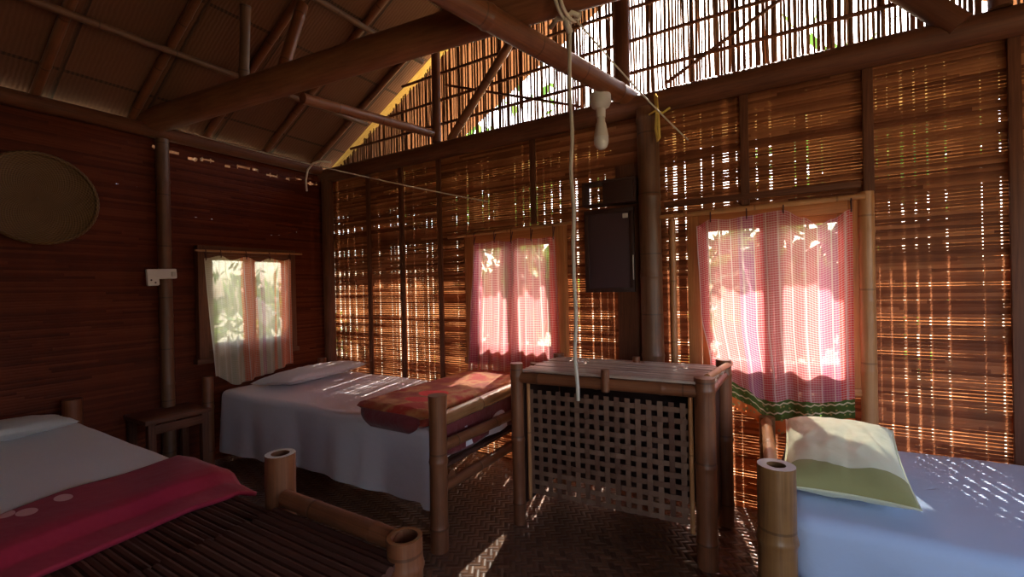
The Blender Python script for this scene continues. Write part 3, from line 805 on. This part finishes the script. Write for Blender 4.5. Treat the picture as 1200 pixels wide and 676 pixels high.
# ------------------------------------------------------------------ bamboo table with a lattice front
tb = thing('bamboo_table', 'bamboo table with a slatted top and woven lattice front between the windows', 'table', (-.82, 2.5, 0))
for x, y, h, r in ((-1.32, 2.22, .915, .036), (-.335, 2.30, .90, .047), (-1.30, 2.74, .90, .036), (-.30, 2.76, .92, .04)):
    g = G(); g.tube([(x, y, 0), (x, y, h)], r, 18, node=.36, step=.1, off=.12); obj('leg', g, [M_BAM, M_END], tb)
for a, b, r in (((-1.31, 2.225, .835), (-.34, 2.295, .835), .032), ((-1.30, 2.74, .83), (-.30, 2.76, .83), .03), ((-1.31, 2.24, .82), (-1.30, 2.74, .82), .028), ((-.33, 2.30, .82), (-.30, 2.78, .84), .028)):
    g = G(); g.tube([a, b], r, 14, node=.33, step=.1); obj('rail', g, M_BAM, tb)
g = G(); rn = random.Random(4); y = 0.0
while y < .50:
    w = rn.uniform(.016, .034); x0 = -1.29 + rn.uniform(-.012, .012); x1 = -.30 + rn.uniform(-.015, .02)
    yy = 2.21 + y
    p = V(((x0 + x1) / 2, yy + w / 2 + .035, .878 + rn.uniform(-.003, .003)))
    g.box(p, (x1 - x0, w, .012), (rn.uniform(-.05, .05), 0, .055 + rn.uniform(-.006, .006)), bev=.003); y += w + rn.uniform(.001, .004)
obj('table_top', g, M_TOP, tb)
g = G(); g.tube([(-.33, 2.36, .892), (-.27, 2.80, .895)], .016, 12, node=.3); obj('edge_stick', g, [M_BAML, M_END], tb)
for x, y in ((-.80, 2.235), (-.77, 2.70)):
    g = G(); g.tube([(x, y, .80), (x, y, .915)], .021, 12, node=.0); obj('peg', g, M_BAM, tb)
# lattice panel
g = G()
def strip(a, b, wdt, vert, k):
    n = 26; bi = len(g.v); a, b = V(a), V(b); d = (b - a).normalized(); wv = V((0, 0, 1)).cross(d) if vert is None else (V((1, .07, 0)) if vert else V((0, 0, 1)))
    for i in range(n + 1):
        p = a.lerp(b, i / n); s = math.sin(((p.z - .17) if vert else (p.x + 1.17)) / .054 * PI + (PI if k % 2 else 0)) * .003 * (1 if vert else -1)
        for e in (-1, 1):
            for dp in (-.0012, .0012): g.v.append(p + wv * (e * wdt / 2) + V((0, s + dp, 0)))
    for i in range(n):
        q = bi + i * 4
        for x_, y_ in ((0, 2), (2, 3), (3, 1), (1, 0)): g.face((q + x_, q + y_, q + 4 + y_, q + 4 + x_))
PX0, PX1, PZ0, PZ1 = -1.255, -.405, .175, .765
yl = lambda x: 2.245 + (x + 1.3) * .07
k = 0; x = PX0 + .01
while x < PX1 + .01:
    strip((x, yl(x), PZ0), (x, yl(x), PZ1), .026, True, k); x += .054; k += 1
z = PZ0 + .015; k = 0
while z < PZ1:
    strip((PX0, yl(PX0), z), (PX1, yl(PX1), z), .026, False, k); z += .054; k += 1
obj('lattice_panel', g, M_LATT, tb, smooth=False)
for px in (PX1 + .005, PX0 - .005):
    g = G(); g.tube([(px, yl(px) - .004, .14), (px, yl(px) - .004, .80)], .011, 10); obj('lattice_stick', g, M_BAML, tb)
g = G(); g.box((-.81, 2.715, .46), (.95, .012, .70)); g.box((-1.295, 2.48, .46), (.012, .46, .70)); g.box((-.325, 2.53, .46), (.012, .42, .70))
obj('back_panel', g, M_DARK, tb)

# low bedside table by the left wall
bt = thing('bedside_table', 'small low dark table by the left wall between the two left beds', 'table', (-3.78, 1.47, 0))
g = G(); g.box((-3.77, 1.48, .505), (.36, .40, .03)); obj('table_top', g, M_LOGD, bt)
for x, y in ((-3.62, 1.32), (-3.62, 1.64), (-3.92, 1.32), (-3.92, 1.64)):
    g = G(); g.box((x, y, .2475), (.045, .045, .485)); obj('leg', g, M_LOGD, bt)
g = G(); g.box((-3.605, 1.48, .45), (.02, .30, .06)); obj('apron', g, M_LOGD, bt)

# ------------------------------------------------------------------ things on the walls
mp = thing('hanging_panel', 'dark framed panel hanging on the back wall below the bulb', 'panel', (-.99, 2.92, 1.30))
tilt = .05
g = G()
for c_, s_ in (((-1.0, 2.925, 1.84), (.34, .025, .03)), ((-1.0, 2.925, 1.315), (.34, .025, .03)), ((-1.155, 2.925, 1.578), (.03, .025, .50)), ((-.845, 2.925, 1.578), (.03, .025, .50))): g.box(c_, s_)
obj('frame', g, M_DARK, mp)
g = G(); g.box((-1.0, 2.928, 1.578), (.29, .012, .50)); obj('face', g, m_plain('panel_dark', (.085, .045, .052), .35), mp)
g = G(); g.box((-.885, 2.918, 1.80), (.035, .012, .03)); q = obj('tag', g, M_PLASTIC, mp); q['label'] = 'small pale tag at the top right'
g = G(); g.box((-.835, 2.908, 1.46), (.006, .010, .16)); obj('edge_glint', g, M_PLASTIC, mp)  # pale bar drawn as the highlight on the frame's right edge
bx = thing('wall_box', 'dark wooden box on the back wall above the dark framed panel', 'box', (-.98, 2.91, 1.88))
g = G()
for c_, s_ in (((-.98, 2.915, 1.885), (.36, .11, .014)), ((-.98, 2.915, 2.03), (.36, .11, .014)), ((-1.153, 2.915, 1.957), (.014, .11, .135)), ((-.807, 2.915, 1.957), (.014, .11, .135)), ((-1.01, 2.915, 1.957), (.014, .10, .135))): g.box(c_, s_, bev=.002)
obj('case', g, M_DARK, bx)
g = G(); g.box((-.91, 2.865, 1.957), (.19, .012, .13)); obj('door', g, M_DARK, bx)

sw = thing('switch_box', 'white plastic electric switch box on the left wall post', 'switch', (-3.88, 1.49, 1.44))
g = G(); g.box((-3.875, 1.50, 1.500), (.03, .185, .072), (.04, 0, 0), bev=.008); obj('case', g, M_PLASTIC, sw)
g = G(); g.box((-3.872, 1.445, 1.452), (.034, .075, .075), (.04, 0, 0), bev=.012); obj('socket', g, M_PLASTIC, sw)
g = G(); g.box((-3.855, 1.568, 1.50), (.012, .026, .036), (.04, .1, 0), bev=.003); obj('switch', g, m_plain('switch_grey', (.6, .54, .5), .35), sw)
for y, z in ((1.43, 1.455), (1.455, 1.437)):
    g = G(); g.tube([(-3.856, y, z), (-3.853, y, z)], .006, 8); obj('screw', g, M_DARK, sw)

# round woven tray on the left wall
t = NT('wicker'); o = t.obj(); sx = t.n('ShaderNodeSeparateXYZ', {0: o})
rad = t.m('SQRT', t.m('ADD', t.m('MULTIPLY', sx.outputs[1], sx.outputs[1]), t.m('MULTIPLY', sx.outputs[2], sx.outputs[2])))
ang = t.m('ARCTAN2', sx.outputs[1], sx.outputs[2])
wv = t.m('MULTIPLY', t.m('SINE', t.m('MULTIPLY', rad, 420.0)), t.m('SINE', t.m('MULTIPLY', ang, 60.0)))
c = t.ramp(t.m('MULTIPLY_ADD', wv, .3, .5), [(.1, (.10, .045, .012)), (.9, (.22, .11, .032))])
M_WICK = t.done(t.bsdf(c, .6, wv, .5, .004))
tr = thing('woven_tray', 'round woven bamboo tray hanging on the dark left wall', 'tray', (-3.966, .89, 1.96))
g = G()
def ty(a, b):
    th = a * 2 * PI; r = .272 * b
    return (-3.966 + .045 * b ** 3, .89 + r * math.sin(th), 1.96 + r * math.cos(th))
g.grid(64, 16, ty, close=True); obj('dish', g, M_WICK, tr, sharp=0, solid=.006)
g = G(); g.tube([(-3.919, .89 + .275 * math.sin(i / 48 * 2 * PI), 1.96 + .275 * math.cos(i / 48 * 2 * PI)) for i in range(49)], .011, 8, cap=False); obj('rim', g, M_WICK, tr, sharp=0)

# bulb under the cross beam
lb = thing('light_bulb', 'white unlit bulb in a white holder under the cross beam', 'bulb', (-.962, 2.68, 2.21))
cx, cy = -.955, 2.69
def lathe(prof, n=28):
    g = G()
    g.grid(n, len(prof) - 1, lambda a, b: (cx + prof[round(b * (len(prof) - 1))][0] * math.cos(a * 2 * PI), cy + prof[round(b * (len(prof) - 1))][0] * math.sin(a * 2 * PI), prof[round(b * (len(prof) - 1))][1]), close=True); return g
obj('holder', lathe([(.0, 2.525), (.064, 2.525), (.065, 2.475), (.054, 2.45), (.030, 2.435), (.028, 2.385), (.0, 2.385)]), M_PLASTIC, lb)
obj('bulb_base', lathe([(.0, 2.39), (.024, 2.39), (.025, 2.355), (.030, 2.345), (.042, 2.28), (.045, 2.26), (.0, 2.26)]), M_PLASTIC, lb)
obj('globe', lathe([(.0445, 2.262), (.045, 2.24), (.042, 2.22), (.034, 2.20), (.02, 2.188), (.0, 2.185)]), m_plain('bulb_glass', (.88, .86, .86), .25), lb)

# ropes
g = G(); rp = thing('rope', 'long pale rope hanging from the log beam down to the bamboo table', 'rope', (-.86, 2.0, .80))
pts = [(-.858 + .004 * math.sin(i * .9), 2.0 + .004 * math.cos(i * 1.3), 2.64 - i * .0613) for i in range(31)]
g.tube(pts, .0095, 8); obj('strand', g, M_ROPE, rp, sharp=0)
g = G()
for j in range(2):
    ring = []
    for i in range(25):
        a = i / 24 * 2 * PI; ring.append((-.862 + j * .022 + .012 * math.sin(a * 1), 1.975 + .100 * math.sin(a), 2.70 + .100 * math.cos(a)))
    g.tube(ring, .009, 7)
g.tube([(-.95, 1.99, 2.60), (-.90, 1.965, 2.615), (-.86, 1.96, 2.60), (-.83, 1.97, 2.625), (-.80, 1.99, 2.61)], .012, 7)
g.tube([(-.865, 2.0, 2.63), (-.86, 1.965, 2.58), (-.85, 2.0, 2.55)], .015, 7)
obj('knot', g, M_ROPE, rp, sharp=0)
def sagline(a, b, s, n=24): return [V(a).lerp(V(b), i / n) - V((0, 0, s * 4 * (i / n) * (1 - i / n))) for i in range(n + 1)]
g = G(); g.tube(sagline((-3.93, 1.60, 2.60), (-2.0, 2.985, 2.03), .03), .0045, 6)
tag(obj('clothesline', g, M_ROPE, sharp=0), 'thin pale clothes line stretched from the left wall to the back wall', 'line')
g = G(); g.tube([(-3.13, 2.17, 2.12), (-3.13, 2.165, 2.20), (-3.11, 2.17, 2.28), (-3.06, 2.18, 2.325), (-3.0, 2.20, 2.335), (-2.94, 2.25, 2.328)], .007, 7)
tag(obj('cord_loop', g, M_ROPE, sharp=0), 'short curled pale cord hooked over the clothes line at the upper left', 'cord')
g = G(); g.tube(sagline((-.82, 2.0, 2.60), (-.50, 2.985, 2.24), .02), .0045, 6)
tag(obj('string', g, M_ROPE, sharp=0), 'thin pale string from the rope knot past the dark post to the back wall', 'string')
g = G()
g.tube([(-.665, 2.86, 2.52), (-.655, 2.845, 2.40), (-.66, 2.84, 2.30), (-.65, 2.84, 2.22), (-.64, 2.84, 2.24), (-.645, 2.845, 2.38), (-.655, 2.85, 2.50)], .008, 7)
g.tube([(-.70, 2.848, 2.395), (-.66, 2.83, 2.405), (-.62, 2.85, 2.39), (-.58, 2.87, 2.42)], .007, 6)
tag(obj('rope_loop', g, M_ROPEY, sharp=0), 'yellowish rope loop hanging on the thick dark post right of the bulb', 'rope')

# ------------------------------------------------------------------ outside
t = NT('ground_mat'); o = t.obj()
c = t.ramp(t.noise(o, .8, 5), [(.35, (.17, .15, .08)), (.65, (.30, .26, .17))])
M_GROUND = t.done(t.bsdf(c, .9))
g = G(); k = 40; g.box((0, 0, -.55), (90, 90, .1), bev=0); struct(obj('floor_outside', g, M_GROUND, smooth=False))
M_LEAF = m_slat('leaves', [(.05, .12, .02), (.11, .22, .035), (.20, .32, .06)], .6, .35)
def tree(name, label, base, h, r, n, seed, cz=.62, trunk=.10, big=1.0):
    rn = random.Random(seed); root = thing(name, label, 'tree' if trunk > .05 else 'bush', base); x, y, z = base
    g = G(); g.tube([(x, y, z), (x + .1, y, z + h * .4), (x - .05, y + .1, z + h * .7)], trunk, 8, taper=.5); obj('trunk', g, M_LOG, root)
    g = G(); cl = [(V((rn.gauss(0, r * .45), rn.gauss(0, r * .45), rn.gauss(0, r * .35))), r * rn.uniform(.3, .55)) for _ in range(10)]
    for i in range(n):
        cc, rr = rn.choice(cl); p = V((x, y, z + h * cz)) + cc + V((rn.gauss(0, 1), rn.gauss(0, 1), rn.gauss(0, 1))) * rr * .55
        p.z = max(p.z, z + .05)
        R = Euler((rn.uniform(0, 6), rn.uniform(0, 6), rn.uniform(0, 6))).to_matrix(); s = rn.uniform(.07, .16) * big
        b = len(g.v); g.v += [p + R @ V(q) * s for q in ((-1, 0, 0), (0, -.4, .08), (1, 0, 0), (0, .4, .08))]; g.face((b, b + 1, b + 2, b + 3))
    obj('crown', g, M_LEAF, root, smooth=False)
tree('leafy_tree', 'green tree outside behind the bright gable lattice, upper right', (.9, 6.6, -.5), 5.6, 1.3, 1500, 1)
tree('leafy_tree', 'green tree outside behind the gable lattice, left of the hanging rope', (-4.6, 7.2, -.5), 6.2, 1.5, 1700, 2)
tree('leafy_bush', 'leafy bush outside the middle window', (-4.6, 8.0, -.5), 3.4, 1.25, 1500, 3, trunk=.03, cz=.5, big=1.7)
tree('leafy_bush', 'leafy bush outside the large right window', (-.2, 8.0, -.5), 3.4, 1.25, 1500, 4, trunk=.03, cz=.5, big=1.7)
tree('leafy_bush', 'leafy bush outside the left wall window', (-6.6, 3.6, -.5), 3.0, 1.0, 500, 6, trunk=.03, cz=.5)
g = G(); g.box((-5.35, 3.08, 1.12), (.03, .36, .20), (-.6, .25, .2), bev=.004)
tag(obj('roofing_sheet', g, m_plain('sheet_pale', (.85, .85, .80), .6)), 'pale slanting sheet seen outside through the cream curtain', 'sheet')

# ------------------------------------------------------------------ light
w = bpy.data.worlds.new('World'); sc.world = w; w.use_nodes = True
nt = w.node_tree; bg = nt.nodes['Background']
sky = nt.nodes.new('ShaderNodeTexSky'); sky.sky_type = 'NISHITA'; sky.sun_disc = False
sky.sun_elevation = math.radians(47); sky.sun_rotation = math.radians(-7); sky.air_density = 1.0; sky.dust_density = 2.5
mx = nt.nodes.new('ShaderNodeMix'); mx.data_type = 'RGBA'; mx.blend_type = 'MULTIPLY'; mx.inputs[0].default_value = 1
nt.links.new(sky.outputs[0], mx.inputs[6]); mx.inputs[7].default_value = (1.08, .97, .88, 1)
nt.links.new(mx.outputs[2], bg.inputs[0]); bg.inputs[1].default_value = .21
sd = bpy.data.lights.new('sun', 'SUN'); sd.energy = 6.2; sd.angle = math.radians(.6); sd.color = (1, .93, .82)
so = bpy.data.objects.new('sun', sd); COL.objects.link(so); so.location = (0, 8, 9)
so.rotation_euler = V((.27, -1, -1.04)).to_track_quat('-Z', 'Y').to_euler()
def portal(loc, rot, sx_, sy_):
    l = bpy.data.lights.new('portal', 'AREA'); l.shape = 'RECTANGLE'; l.size = sx_; l.size_y = sy_; l.cycles.is_portal = True
    o = bpy.data.objects.new('portal', l); COL.objects.link(o); o.location = loc; o.rotation_euler = rot

# ------------------------------------------------------------------ camera
yaw, pit, roll = math.radians(31.1), math.radians(-.2), math.atan(.022)
fw = V((-math.sin(yaw) * math.cos(pit), math.cos(yaw) * math.cos(pit), math.sin(pit)))
r0 = V((math.cos(yaw), math.sin(yaw), 0)); u0 = r0.cross(fw)
R = r0 * math.cos(roll) - u0 * math.sin(roll); U = r0 * math.sin(roll) + u0 * math.cos(roll)
cd = bpy.data.cameras.new('camera'); cam = bpy.data.objects.new('camera', cd); COL.objects.link(cam)
cam.matrix_world = Matrix(((R.x, U.x, -fw.x, 0), (R.y, U.y, -fw.y, 0), (R.z, U.z, -fw.z, 1.35), (0, 0, 0, 1)))
cd.sensor_width = 36; cd.lens = 36 * 530 / 1200; cd.clip_start = .02
sc.camera = cam
vs = sc.view_settings
vs.view_transform = 'Standard'; vs.look = 'None'; vs.gamma = 1; vs.use_curve_mapping = False; vs.exposure = 2.85
cy_ = sc.cycles
cy_.max_bounces = 10; cy_.diffuse_bounces = 6; cy_.transparent_max_bounces = 16; cy_.transmission_bounces = 6; cy_.glossy_bounces = 3
cy_.sample_clamp_indirect = 6; cy_.use_denoising = True
cy_.caustics_reflective = False; cy_.caustics_refractive = False
for o in bpy.data.objects:
    if '_o' in o: del o['_o']
